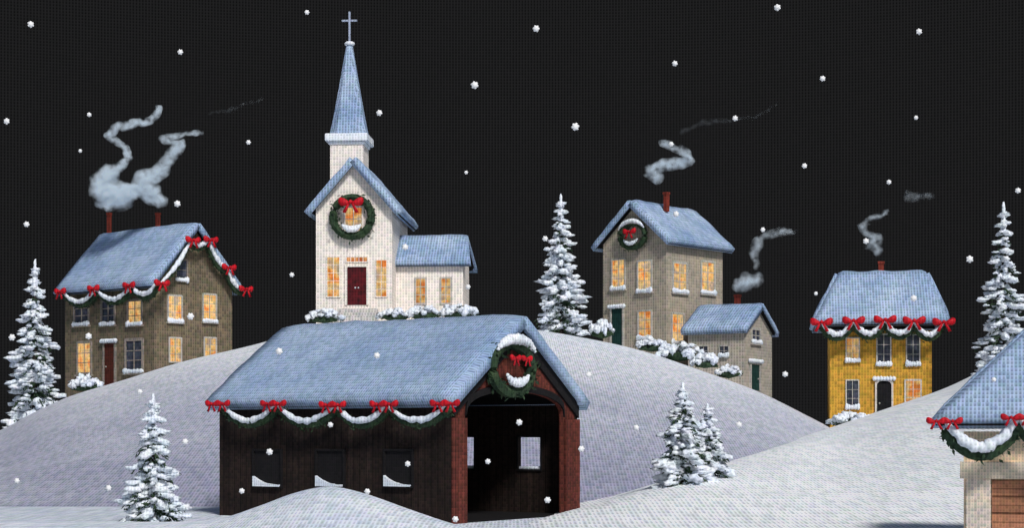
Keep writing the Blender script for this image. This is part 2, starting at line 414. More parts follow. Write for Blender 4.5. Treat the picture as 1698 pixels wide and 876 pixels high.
class House:
    """near corner at (px, d); left face = local y 0 (runs to -x), right face = local x 0 (runs to +y)"""
    def __init__(s_, name, label, cat, px, d, th, zb, M):
        s_.C = Vector((X(px, d), d)); s_.th = R(th); s_.zb = zb; s_.M = M
        s_.o = empty(name, (s_.C.x, s_.C.y, zb), -s_.th, label, cat)
        s_.c, s_.s = math.cos(s_.th), math.sin(s_.th)
    def a(s_, face, px, off=0.0):
        k = (px-849)/849*F
        if face == 'L':   # start point shifted outwards by off
            cx, cy = s_.C.x - s_.s*off, s_.C.y - s_.c*off
            return (cx - k*cy)/(s_.c + k*s_.s)
        cx, cy = s_.C.x + s_.c*off, s_.C.y - s_.s*off
        return (k*cy - cx)/(s_.s - k*s_.c)
    def depth(s_, face, a, off=0.0):
        return s_.C.y - s_.c*off + a*s_.s if face == 'L' else s_.C.y - s_.s*off + a*s_.c
    def zz(s_, py, d): return Z(py, d) - s_.zb
    def f(s_, face, a, z, out=0.0):
        return (-a, -out, z) if face == 'L' else (out, a, z)
    def world(s_, face, a, z, out=0.0):
        x, y, z = s_.f(face, a, z, out)
        return Vector((s_.C.x + x*s_.c + y*s_.s, s_.C.y - x*s_.s + y*s_.c, z + s_.zb))
    def at(s_, face, px, py, out=0.0):
        a = s_.a(face, px, out); return s_.world(face, a, s_.zz(py, s_.depth(face, a, out)), out)
    def ax(s_, face): return Vector((s_.c, -s_.s, 0)) if face == 'L' else Vector((s_.s, s_.c, 0))
    def out(s_, face): return Vector((-s_.s, -s_.c, 0)) if face == 'L' else Vector((s_.c, -s_.s, 0))
    def fbox(s_, mb, face, a0, a1, z0, z1, o0, o1):
        p = [s_.f(face, a, z, o_) for o_ in (o0, o1) for (a, z) in ((a0,z0),(a1,z0),(a1,z1),(a0,z1))]
        mb.solid(p[:4], p[4:])
    def rect(s_, face, x0, x1, y0, y1):
        a0, a1 = sorted((s_.a(face, x0), s_.a(face, x1))); d = s_.depth(face, (a0+a1)/2)
        return a0, a1, s_.zz(y1, d), s_.zz(y0, d)
    def window(s_, face, x0, x1, y0, y1, lit=True, fm=None, sill=True, cols=2, rows=3, snow=True, arch=False, t=None, lab=None, pm=None):
        a0, a1, z0, z1 = s_.rect(face, x0, x1, y0, y1); M = s_.M
        w = a1-a0; t = t or max(.045, w*.10)
        mb = MB(); g_ = .0
        s_.fbox(mb, face, a0-t, a0, z0-t, z1+t, .002, .07); s_.fbox(mb, face, a1, a1+t, z0-t, z1+t, .002, .07)
        s_.fbox(mb, face, a0, a1, z1, z1+t*1.2, .002, .068); s_.fbox(mb, face, a0, a1, z0-t, z0, .002, .068)
        for i in range(1, cols):
            c = a0 + w*i/cols; s_.fbox(mb, face, c-t*.22, c+t*.22, z0, z1, .012, .045)
        for j in range(1, rows):
            c = z0 + (z1-z0)*j/rows; s_.fbox(mb, face, a0, a1, c-t*.18, c+t*.18, .012, .04)
        w_ = mb.build('window', fm or M['frame'], s_.o)
        if lab: w_['label'] = lab
        mb = MB(); s_.fbox(mb, face, a0, a1, z0, z1, .003, .015); mb.build('pane', pm or (M['lit'] if lit else M['glass']), w_)
        if sill:
            mb = MB(); s_.fbox(mb, face, a0-t*1.6, a1+t*1.6, z0-t*1.9, z0-t, .002, .14); mb.build('sill', fm or M['frame'], w_)
            if snow:
                mb = MB(); n = 6
                for k in range(n):
                    u = (k+.5)/n; c = a0 - t + (w+2*t)*u
                    h = .11 + .10*abs(u-.5)*2*random.random()
                    mb.blob(s_.f(face, c, z0-t+h*.45, .10), ((w/n)*1.0 if face=='L' else .09, .09 if face=='L' else (w/n)*1.0, h), .15, 2)
                mb.build('snow', M['snow'], w_, True)
        return w_
    def door(s_, face, x0, x1, y0, y1, dm, fm=None, arch=False, lintel=True, t=None, handle=None, lab=None, leaves=1):
        a0, a1, z0, z1 = s_.rect(face, x0, x1, y0, y1); w = a1-a0; t = t or w*.13; M = s_.M
        mb = MB(); h = z1-z0
        if arch:
            ring = [(a0, z0)] + [((a0+a1)/2 - w/2*math.cos(math.pi*k/12), z1 - w*.28 + w*.28*math.sin(math.pi*k/12)) for k in range(13)] + [(a1, z0)]
        else: ring = [(a0, z0), (a0, z1), (a1, z1), (a1, z0)]
        mb.solid([s_.f(face, a, z, .003) for a, z in ring], [s_.f(face, a, z, .03) for a, z in ring])
        # raised panels
        for i in range(2):
            for j in range(3):
                pa = a0 + w*(.12 + .42*i); pz = z0 + h*(.08 + .27*j)
                s_.fbox(mb, face, pa, pa+w*.33, pz, pz+h*.2, .032, .045)
        d_ = mb.build('door', dm, s_.o)
        if lab: d_['label'] = lab
        mb = MB()
        n = len(ring); c = (a0+a1)/2
        for k in range(n-1):
            (p, q), (p2, q2) = ring[k], ring[k+1]
            ex = lambda a, z: (a + t*(1 if a > c+1e-4 else -1 if a < c-1e-4 else 0), z + (t*.9 if z > z0+h*.5 else 0))
            A, B = ex(p, q), ex(p2, q2)
            mb.solid([s_.f(face, *v, .004) for v in ((p,q),(p2,q2),B,A)], [s_.f(face, *v, .09) for v in ((p,q),(p2,q2),B,A)])
        mb.build('frame', fm or M['frame'], d_)
        for hx in ((-.08, .08) if leaves == 2 else (.32,)):
            mb = MB(); mb.blob(s_.f(face, c + w*hx, z0+h*.45, .06), (.05,.05,.05), 0, 1); mb.build('handle', handle or M['frame'], d_, True)
        if lintel:
            mb = MB()
            for k in range(7):
                u = k/6; mb.blob(s_.f(face, a0-t*1.3 + (w+t*2.6)*u, z1+t*1.15, .1), ((w/6)*.95 if face=='L' else .12, .12 if face=='L' else (w/6)*.95, .12), .15, 2)
            mb.build('snow', M['snow'], d_, True)
        return d_
    def body(s_, L, W, zl, ridge, zr, m, z0=-1.8):
        """walls with the gable under a ridge running along local x ('x') or y ('y')"""
        mb = MB()
        if ridge == 'x':
            ring = [(0, z0), (W, z0), (W, zl), (W/2, zr), (0, zl)]
            mb.solid([(0, y, z) for y, z in ring], [(-L, y, z) for y, z in ring])
        elif ridge == 'y':
            ring = [(0, z0), (-L, z0), (-L, zl), (-L/2, zr), (0, zl)]
            mb.solid([(x, 0, z) for x, z in ring], [(x, W, z) for x, z in ring])
        else:
            mb.box(-L, 0, 0, W, z0, zl)
        s_.L, s_.W, s_.zl, s_.zr, s_.ridge = L, W, zl, zr, ridge
        return mb.build('wall', m, s_.o)
    def roof(s_, oe, og, th=.12, snow=.22, sm=None, dm=None, og2=None, lipdrop=.03):
        """oe = eave overhang, og = gable overhang on the near side"""
        L, W, zl, zr = s_.L, s_.W, s_.zl, s_.zr; og2 = og if og2 is None else og2
        r = MB(); sl = []
        half = (W if s_.ridge == 'x' else L)/2; k = (zr-zl)/half
        ze = zl - oe*k
        for sd in (0, 1):
            if s_.ridge == 'x':
                ye = -oe if sd == 0 else W+oe
                q = [(-L-og2, ye, ze), (og, ye, ze), (og, W/2, zr), (-L-og2, W/2, zr)]
            else:
                xe = oe if sd == 0 else -L-oe
                q = [(xe, -og, ze), (xe, W+og2, ze), (-L/2, W+og2, zr), (-L/2, -og, zr)]
            up = .03; r.solid([Vector(p)+Vector((0,0,up)) for p in q], [Vector(p)+Vector((0,0,up+th)) for p in q])
            q2 = [Vector(p)+Vector((0,0,up+th+.004)) for p in q]
            sn = MB(); snow_slab(sn, *q2, snow, 18, 9, seed=random.random()*50, drop=th+.02+lipdrop); sl.append(sn)
        rf = r.build('roof', dm or s_.M['dark'], s_.o)
        for sn in sl: sn.build('snow', sm or s_.M['snow_roof'], rf, True)
        s_.rf = rf; s_.ze = ze
        return rf
    def hip(s_, oe, L, W, zl, zr, x0, x1, yr, th=.12, snow=.22):
        r = MB(); sn = MB()
        A, B, Cc, D = (-L-oe, -oe, zl), (oe, -oe, zl), (oe, W+oe, zl), (-L-oe, W+oe, zl)
        E, G = (s_.xat(x0, yr), yr, zr), (s_.xat(x1, yr), yr, zr)
        for q in ((A, B, G, E), (Cc, D, E, G)):
            r.solid([Vector(p)+Vector((0,0,.02)) for p in q], [Vector(p)+Vector((0,0,.02+th)) for p in q])
            snow_slab(sn, *[Vector(p)+Vector((0,0,.024+th)) for p in q], snow, 20, 9, seed=random.random()*50)
        for q in ((B, Cc, G), (D, A, E)):
            r.solid([Vector(p)+Vector((0,0,.023)) for p in q], [Vector(p)+Vector((0,0,.023+th)) for p in q])
            q4 = (q[0], q[1], q[2], q[2])
            snow_slab(sn, *[Vector(p)+Vector((0,0,.026+th)) for p in q4], snow*.95, 14, 9, seed=random.random()*50)
        rf = r.build('roof', s_.M['dark'], s_.o); sn.build('snow', s_.M['snow_roof'], rf, True); s_.rf = rf
        return rf
    def xat(s_, px, y):
        k = (px-849)/849*F
        return (k*(s_.C.y + y*s_.c) - s_.C.x - y*s_.s)/(s_.c + k*s_.s)
    def chimney(s_, px, py0, py1, x, y, w=.3):
        """x,y local; height from pixels at that depth"""
        d = s_.C.y - x*s_.s + y*s_.c
        # solve local x so that it shows at px, keeping y
        x = s_.xat(px, y)
        d = s_.C.y - x*s_.s + y*s_.c
        mb = MB(); zt = s_.zz(py0, d); zb_ = s_.zz(py1, d) - .5
        mb.box(x-w/2, x+w/2, y-w/2, y+w/2, zb_, zt-.12); mb.box(x-w*.62, x+w*.62, y-w*.62, y+w*.62, zt-.12+.002, zt)
        mb.build('chimney', s_.M['brick'], s_.rf)

# ---- brown stone house on the left of the hill
def left_house():
    d = 89.2; zb = Z(618, d)
    h = House('stone_house', 'brown two storey house with two chimneys and red bows, leftmost of the houses', 'house', 256, d, 40, zb, MF)
    L = h.a('L', 108); W = h.a('R', 385); dl = h.depth('L', L)
    wm = mat('brown_stone_wall', (0.20, 0.155, 0.10), (0.13, 0.11, 0.075), C_FAR, 'box', 0.6, 0.32, 1.2)
    zl = h.zz(463, d); zr = h.zz(379, h.depth('R', W/2))
    h.body(L, W, zl, 'x', zr, wm)
    h.roof(.45, .35, sm=None, og2=.3)
    dk = mat('stone_frame', (0.30, 0.26, 0.22), None, C_FAR, 'box', .4, .3)
    for q in ((125,147), (170,190)): h.window('L', *q, 500, 536, lit=False, fm=dk)
    h.window('L', 214, 235, 500, 536, fm=dk)
    h.window('L', 130, 151, 570, 618, fm=dk, snow=False)
    h.window('L', 210, 236, 566, 614, lit=False, fm=dk)
    h.door('L', 174, 191, 570, 640, mat('brown_door', (0.09,0.022,0.014), None, C_FAR), fm=dk)
    for q in ((279,300,492,532), (337,357,490,532)): h.window('R', *q)
    for q in ((281,299,562,600), (339,357,562,592)): h.window('R', *q, sill=False)
    h.window('R', 292, 309, 432, 464, lit=False, cols=1, rows=2, fm=dk)
    for px in (181, 262): h.chimney(px, 353, 377, 0, W/2, .19)
    # garland along the eave, up the rake and down again
    po = .58; zt = h.ze + .12
    pts, outs = [], []
    k = (zr-zl)/(W/2); oL = h.out('L'); oR = h.out('R')
    for px in (108, 163, 222, 262):
        a = h.a('L', px, .5); pts.append(h.world('L', a, zt-.05, .5))
    ends = pts[:]
    outs = [oL]*3
    for v, dn in ((W*.37, .20), (W*.60, .25), (W*.84, .25), (W+.34, .05)):
        zz = zr - abs(v-W/2)*k + .12 - dn
        pts.append(h.world('R', v, zz, .42)); outs.append(oR)
    garland('snowy garland with red bows under the roof of the brown house', MF, pts, outs, .25, [.62,.62,.5,.25,.25,.35,.35], .95)
left_house()

# ---- church
def church():
    d = 91.5; zb = Z(524, d); M = MF
    h = House('church', 'white church with a tall blue steeple, a cross and a low side wing', 'church', 650, d, 4, zb, M)
    L = h.a('L', 524); W = 6.4
    wm = mat('white_clapboard', (0.88, 0.80, 0.72), (0.78, 0.72, 0.66), C_FAR, 'box', 0.42, 0.13, .8)
    zl = h.zz(345, d); zr = h.zz(272, d)
    h.body(L, W, zl, 'y', zr, wm)
    h.roof(.42, .42, th=.16, snow=.26)
    xm = -L/2
    # tower
    t = MB(); tw = s(d)*28; xg = xm; xm = xm - .48; ty0, ty1 = .55, .55+2*tw
    t.box(xm-tw, xm+tw, ty0, ty1, zr-2.2, h.zz(234, d+.6)); t.build('tower', wm, h.o)
    # little porch gable on the tower
    g_ = MB(); zg = h.zz(262, d); 
    for sg in (-1, 1):
        w1 = tw*1.18
        a, b = (xm, zg+.05), (xm+sg*w1, zg-w1*1.05)
        g_.solid([(a[0], ty0-.62, a[1]), (b[0], ty0-.62, b[1]), (b[0], ty0-.62, b[1]-.26), (a[0], ty0-.62, a[1]-.30)],
                 [(a[0], ty0+.1, a[1]), (b[0], ty0+.1, b[1]), (b[0], ty0+.1, b[1]-.26), (a[0], ty0+.1, a[1]-.30)])
    g_.bm.free()
    c_ = MB(); z1, z2 = h.zz(234, d+.6)+.003, h.zz(221, d+.6); cw = s(d)*36
    c_.box(xm-cw, xm+cw, ty0+tw-cw, ty0+tw+cw, z1, z2); c_.box(xm-cw*.86, xm+cw*.86, ty0+tw-cw*.86, ty0+tw+cw*.86, z1-.16, z1-.003)
    c_.build('cornice', M['snow'], h.o, bevel=.06)
    sp = MB(); zt = h.zz(74, d+1.5); r0, r1 = s(d)*31, s(d)*5; yc = ty0+tw
    prev = None; rings = []
    for j in range(9):
        q = j/8; r = r0+(r1-r0)*q**.92; z = z2+.003+(zt-z2)*q
        rings.append([sp.bm.verts.new((xm+r*sx*fx, yc+r*sy*fy, z)) for sx, sy, fx, fy in ((-1,-1,1,.55),(-1,-1,.55,1),(1,-1,.55,1),(1,-1,1,.55),(1,1,1,.55),(1,1,.55,1),(-1,1,.55,1),(-1,1,1,.55))])
    for j in range(8):
        for k in range(8): sp.bm.faces.new((rings[j][k], rings[j][(k+1)%8], rings[j+1][(k+1)%8], rings[j+1][k]))
    sp.bm.faces.new(rings[0][::-1]); sp.bm.faces.new(rings[-1])
    st = sp.build('steeple', M['snow_roof'], h.o)
    cp = MB(); cp.blob((xm, yc, zt+.08), (.30,.30,.14), .1, 2); cp.build('snow', M['snow'], st, True)
    cr = MB(); zc0, zc1 = zt+.15, h.zz(18, d+1.5); zx = h.zz(33, d+1.5)
    cm = mat('cross_metal', (0.34, 0.40, 0.52), None, C_FAR, 'box', .4, .2)
    cr.box(xm-.05, xm+.05, yc-.05, yc+.05, zc0, zc1); cr.box(xm-.42, xm-.052, yc-.045, yc+.045, zx-.045, zx+.045); cr.box(xm+.052, xm+.42, yc-.045, yc+.045, zx-.045, zx+.045)
    cr.build('cross', cm, st)
    # front openings
    h.window('L', 543, 563, 427, 492, cols=2, rows=5, sill=False, fm=wm)
    h.window('L', 624, 641, 432, 492, cols=2, rows=5, sill=False, fm=wm)
    red = mat('red_glass_trim', (0.6,.05,.02), None, C_FAR)
    h.window('L', 575, 609, 427, 434, cols=5, rows=1, sill=False, fm=wm, t=.06, pm=glow('red_transom_glass', C_FAR, .8, ((.9,.3,.1),(.7,.06,.03),(.9,.5,.2))))
    h.door('L', 576, 608, 443, 506, mat('dark_red_door', (0.13,0.01,0.015), (0.03,.01,.012), C_FAR, nscale=3), fm=wm, lintel=False, leaves=2, handle=M['snow'], t=.12)
    h.window('L', 573, 600, 345, 382, cols=2, rows=2, sill=False, fm=wm, t=.1, lab='glowing window behind the wreath')
    stp = MB(); a0, a1 = h.a('L', 563), h.a('L', 627)
    za = h.zz(509, d)
    for i in range(3): stp.box(-a0+ .12*i if 0 else -a0-.0, -a1+.0, -.35*(i+1), -.35*i-.003, -1.0, za-.22*(i+1)+.1)
    stp.build('steps', mat('step_stone', (0.6,.57,.55), None, C_FAR), h.o)
    # side wing
    w = MB(); px1 = 765; off = 1.6
    x1 = X(px1, d+off) - h.C.x; ww = 3.4
    wz = h.zz(436, d+off); wr = h.zz(400, d+off+ww/2)
    ring = [(off, -1.6), (off+ww, -1.6), (off+ww, wz), (off+ww/2, wr), (off, wz)]
    w.solid([(.004, y, z) for y, z in ring], [(x1, y, z) for y, z in ring])
    wi = w.build('wing', wm, h.o)
    r = MB(); sls = []; k = (wr-wz)/(ww/2); oe = .32
    for ye, xo in ((off-oe, .40), (off+ww+oe, .40)):
        q = [(.006, ye, wz-oe*k), (x1+xo, ye, wz-oe*k), (x1+xo-.35, off+ww/2, wr), (.006, off+ww/2, wr)]
        r.solid([Vector(p)+Vector((0,0,.03)) for p in q], [Vector(p)+Vector((0,0,.15)) for p in q])
        sn = MB(); snow_slab(sn, *[Vector(p)+Vector((0,0,.155)) for p in q], .2, 14, 7, seed=3); sls.append(sn)
    rr = r.build('wing_roof', M['dark'], wi)
    for sn in sls: sn.build('snow', M['snow_roof'], rr, True)
    C0 = h.C.copy()
    # windows of the wing: same face shifted back
    for x0, x1_ in ((687,702), (729,744)):
        dd = d+off; a0, a1 = X(x0, dd)-C0.x, X(x1_, dd)-C0.x; z0, z1 = h.zz(503, dd), h.zz(463, dd)
        mb = MB(); yy = off; t = .09
        def bx(xa, xb, za_, zb_, o0, o1): mb.box(xa, xb, yy-o1, yy-o0, za_, zb_)
        bx(a0-t, a0, z0-t, z1+t, .002, .07); bx(a1, a1+t, z0-t, z1+t, .002, .07); bx(a0, a1, z1, z1+t, .002, .068); bx(a0, a1, z0-t, z0, .002, .068)
        bx((a0+a1)/2-.02, (a0+a1)/2+.02, z0, z1, .012, .045)
        for j in (1, 2): bx(a0, a1, z0+(z1-z0)*j/3-.02, z0+(z1-z0)*j/3+.02, .012, .04)
        wn = mb.build('window', M['frame'], h.o)
        mb = MB(); bx(a0, a1, z0, z1, .003, .015); mb.build('pane', M['lit'], wn)
    c = h.at('L', 584, 360, .30)
    wreath('large dark wreath with a red bow around the lit church window', M, c, h.ax('L'), h.out('L'), 1.42, .66, (0, .74), 1.3, snow_top=0, snow_in=45)
    return h
church()

# ---- tan house and its small annex
def tan_house():
    d = 91.6; zb = Z(560, d); M = MF
    h = House('tan_house', 'tall tan house with a wreath in its gable, behind the low cottage', 'house', 1105, d, 42, zb, M)
    L = h.a('L', 1000); W = h.a('R', 1198)
    wm = mat('tan_plaster', (0.42, 0.36, 0.27), (0.33, 0.29, 0.24), C_FAR, 'box', 0.6, 0.2, .8)
    zl = h.zz(396, d); zr = h.zz(343, h.depth('L', L/2))
    h.body(L, W, zl, 'y', zr, wm)
    h.roof(.42, .38, snow=.25)
    for q in ((1016,1036,432,478), (1059,1080,434,482)): h.window('L', *q)
    h.window('L', 1060, 1080, 517, 560, lab='lower window lit red and yellow')
    h.door('L', 1015, 1033, 512, 575, mat('dark_green_door', (0.012,0.045,0.04), None, C_FAR))
    for q in ((1116,1137,438,482), (1163,1183,436,484)): h.window('R', *q)
    h.window('R', 1114, 1132, 522, 568)
    h.chimney(1105, 319, 336, 0, W*.35, .24)
    c = h.at('L', 1049, 391, .25)
    wreath('small dark wreath capped with snow in the gable of the tan house', M, c, h.ax('L'), h.out('L'), .92, .42, (0, .20), .85, snow_top=60, snow_in=55, st=1.25)
tan_house()
def annex():
    d = 88.7; zb = Z(640, d); M = MF
    h = House('stone_cottage', 'low tan cottage with a green door in front of the tall tan house', 'cottage', 1234, d, 30, zb, M)
    L = h.a('L', 1141); W = h.a('R', 1280)
    wm = mat('pale_tan_plaster', (0.44, 0.39, 0.31), (0.35, 0.32, 0.28), C_FAR, 'box', 0.6, 0.2, .8)
    zl = h.zz(547, d); zr = h.zz(513, h.depth('R', W/2))
    h.body(L, W, zl, 'x', zr, wm)
    h.roof(.3, .22, snow=.2)
    for q in ((1160,1174,575,590), (1194,1208,575,590)): h.window('L', *q, lit=False, rows=2)
    h.window('R', 1246, 1259, 548, 566, lit=False, rows=2)
    h.door('R', 1244, 1258, 605, 648, mat('green_door', (0.014,0.05,0.042), None, C_FAR))
    h.chimney(1223, 489, 510, 0, W*.5, .26)
annex()

# ---- ochre house on the right hill
def ochre():
    d = 81; zb = Z(690, d); M = MM
    h = House('ochre_house', 'square ochre yellow house with a black arched door and garland under its roof', 'house', 1545, d, 9, zb, M)
    L = h.a('L', 1376); W = 4.0
    wm = mat('ochre_plaster', (0.58, 0.33, 0.045), (0.50, 0.26, 0.04), C_MID, 'box', 0.45, 0.3, .9)
    zl = h.zz(548, d)
    h.body(L, W, zl, '-', zl, wm)
    x0, x1 = 1392, 1533
    h.hip(.72, L, W, h.zz(540, d-.7), h.zz(460, d+W/2), x0, x1, W/2, snow=.24)
    wf = mat('white_frame', (0.62,.58,.52), None, C_MID, 'box', .4, .2)
    h.window('L', 1404, 1424, 562, 598, fm=wf); h.window('L', 1455, 1476, 556, 604, lit=False, fm=wf); h.window('L', 1504, 1524, 556, 604, lit=False, fm=wf)
    h.window('L', 1404, 1423, 632, 676, lit=False, fm=wf); h.window('L', 1502, 1526, 632, 674, fm=wf)
    h.door('L', 1454, 1478, 632, 700, mat('black_door', (0.012,0.012,0.014), None, C_MID), fm=wf, arch=True)
    h.chimney(1461, 434, 452, 0, W/2, .26)
    o = h.out('L'); pts = []; outs = []
    for px, py in ((1362,537), (1415,535), (1467,534), (1515,536), (1564,539)):
        a = h.a('L', px, .80); pts.append(h.world('L', a, h.zz(py, d-.8)-.0, .80)); outs.append(o)
    garland('snowy garland with red bows under the roof of the ochre house', M, pts, outs, .26, [.60]*4, 1.02)
ochre()

# ---- covered barn in front
def barn():
    d = 38.0; zb = 0.0; M = MN; th = 35
    h = House('covered_bridge', 'dark wooden covered bridge with a snowy roof and an arched red brown portal', 'covered bridge', 748, d, th, zb, M)
    L = h.a('L', 364); W = h.a('R', 957)
    bw = mat('black_boards', (0.030, 0.019, 0.015), (0.014, 0.010, 0.009), C_NEAR, 'box', .5, .35, 1.5, planks=('S', .19, .5))
    rw = mat('red_brown_boards', (0.15, 0.038, 0.026), (0.09, 0.026, 0.020), C_NEAR, 'box', .5, .35, 2, planks=('S', .12, .5))
    dk = M['dark']
    zl = h.zz(667, d); zr = h.zz(541, h.depth('R', W/2))
    h.L, h.W, h.zl, h.zr, h.ridge = L, W, zl, zr, 'x'
    t = .12
    # long front wall (outer skin), with three shuttered openings drawn as parts below
    mb = MB(); mb.box(-L, 0, 0, t, -.2, zl); mb.build('wall', bw, h.o)
    # far end wall
    mb = MB(); ring = [(t, -.2), (W-t, -.2), (W-t, zl), (W/2, zr-.08), (t, zl)]
    mb.solid([(-L, y, z) for y, z in ring], [(-L+t, y, z) for y, z in ring]); mb.build('wall', bw, h.o)
    # back wall with two real openings
    yb = W
    def bx_at(px):   # local x on the back wall plane for a picture column
        k = (px-849)/849*F
        return (k*(h.C.y + yb*h.c) - h.C.x - yb*h.s)/(h.c + k*h.s)
    def dz(px, py):
        x = bx_at(px); return h.zz(py, h.C.y - x*h.s + yb*h.c)
    xa0, xa1, xb0, xb1 = bx_at(768), bx_at(791), bx_at(864), bx_at(901)
    z0, z1 = dz(882, 779), dz(882, 726)
    mb = MB()
    for a, b in ((-L, xa0), (xa1, xb0), (xb1, 0)): mb.box(a, b, W-t, W, -.2, zl)
    for a, b in ((xa0, xa1), (xb0, xb1)):
        mb.box(a, b, W-t, W, -.2, z0); mb.box(a, b, W-t, W, z1, zl)
    mb.build('wall', bw, h.o)
    for a, b in ((xa0, xa1), (xb0, xb1)):
        mb = MB(); q = .045
        mb.box(a-q, a, W-t-.03, W-t-.003, z0-q, z1+q); mb.box(b, b+q, W-t-.03, W-t-.003, z0-q, z1+q)
        mb.box(a, b, W-t-.03, W-t-.003, z0-q, z0); mb.box(a, b, W-t-.03, W-t-.003, z1, z1+q)
        w_ = mb.build('window', dk, h.o)
        mb = MB()
        for k in range(6): mb.blob((a+(b-a)*(k+.5)/6, W-t*.5, z0+.03), ((b-a)/6, .06, .05), .15, 2)
        mb.build('snow', M['snow'], w_, True)
    mb = MB(); mb.box(-L+t, 0, t, W-t, -.15, .02); mb.build('deck', dk, h.o)
    # portal: gable wall with an arched opening
    yA, yB = h.a('R', 771), h.a('R', 934); zA = h.zz(690, h.depth('R', yA)); zT = h.zz(650, h.depth('R', W/2))
    n = 16; arch = []
    for k in range(n+1):
        a = math.pi*k/n; c = math.cos(a)
        arch.append(((yA+yB)/2 - (yB-yA)/2*c, zA + (zT-zA)*math.sin(a)**.75))
    def gtop(y): return zl + (zr-zl)*(1-abs(y-W/2)/(W/2))
    mb = MB()
    def col(y0, z0_, z0b, y1, z1_, z1b):
        mb.solid([(0, y0, z0_), (0, y1, z1_), (0, y1, z1b), (0, y0, z0b)], [(-t, y0, z0_), (-t, y1, z1_), (-t, y1, z1b), (-t, y0, z0b)])
    mb.box(-t, 0, t+.002, yA, -.2, zA); mb.box(-t, 0, yB, W-t-.002, -.2, zA)
    col(t+.002, zA+.001, gtop(t), yA, zA+.001, gtop(yA)); col(yB, zA+.001, gtop(yB), W-t-.002, zA+.001, gtop(W-t))
    for k in range(n):
        (y0, q0), (y1, q1) = arch[k], arch[k+1]
        col(y0, q0, gtop(y0), y1, q1, gtop(y1))
    mb.build('portal', rw, h.o)
    # dark trim over the arch, and posts
    mb = MB()
    for k in range(n):
        (y0, q0), (y1, q1) = arch[k], arch[k+1]
        up = .16
        mb.solid([(.003, y0, q0), (.003, y1, q1), (.003, y1, q1+up), (.003, y0, q0+up)], [(.05, y0, q0), (.05, y1, q1), (.05, y1, q1+up), (.05, y0, q0+up)])
    for sg in (0, 1):  # rake boards
        y0, y1 = (0.02, W/2) if sg == 0 else (W-.02, W/2)
        g0, g1 = gtop(y0), gtop(y1)
        mb.solid([(.006, y0, g0-.34), (.006, y1, g1-.34), (.006, y1, g1), (.006, y0, g0)], [(.07, y0, g0-.34), (.07, y1, g1-.34), (.07, y1, g1), (.07, y0, g0)])
    mb.build('trim', dk, h.o)
    for y0, y1 in ((.0, yA-.02), (yB+.02, W)):
        mb = MB(); mb.box(.003, .09, y0, y1, -.2, zA-.05); mb.build('post', rw, h.o, bevel=.012)
    # three ledges with wind blown snow on the long wall
    for px in (443, 547, 660):
        a0, a1, z0_, z1_ = h.rect('L', px-20, px+24, 745, 806)
        mb = MB(); q = .05
        h.fbox(mb, 'L', a0-q, a0, z0_-q, z1_, .002, .06); h.fbox(mb, 'L', a1, a1+q, z0_-q, z1_, .002, .06)
        h.fbox(mb, 'L', a0, a1, z0_-q, z0_, .002, .09); h.fbox(mb, 'L', a0, a1, z1_-q, z1_-.002, .002, .055)
        w_ = mb.build('window', dk, h.o)
        mb = MB(); h.fbox(mb, 'L', a0, a1, z0_, z1_-q-.002, .003, .01); mb.build('pane', dk, w_)
        mb = MB(); nn = 14; w = a1-a0
        ra, rb = [], []
        prof = [(u/nn, .02 + .20*(1-u/nn)**2.6 + .012*random.random()) for u in range(nn+1)]
        ring = [(a1 - w*u, z0_+v) for u, v in prof] + [(a0, z0_-.02), (a1, z0_-.02)]
        mb.solid([h.f('L', a, z, .016) for a, z in ring], [h.f('L', a, z, .10) for a, z in ring]); mb.build('snow', M['snow'], w_)
    h.roof(.15, .17, th=.09, snow=.19, og2=.2)
    # garland with paired bows
    o = h.out('L'); pts = []; outs = []
    for px, py in ((370,674), (462,674), (560,676), (645,675), (746,674)):
        a = h.a('L', px, .30); pts.append(h.world('L', a, h.zz(py, h.depth('L', a, .30)), .30)); outs.append(o)
    garland('long snowy garland with pairs of red bows along the covered bridge', M, pts, outs, .145, [.40, .38, .38, .36], .44, pair=.36)
    c = h.at('R', 849, 611, .18)
    wreath('green wreath with two red bows above the arched portal', M, c, h.ax('R'), h.out('R'), .80, .34, (0, .22), .40, snow_top=52, snow_in=60, pair=True, st=1.4)
    return h
barn()

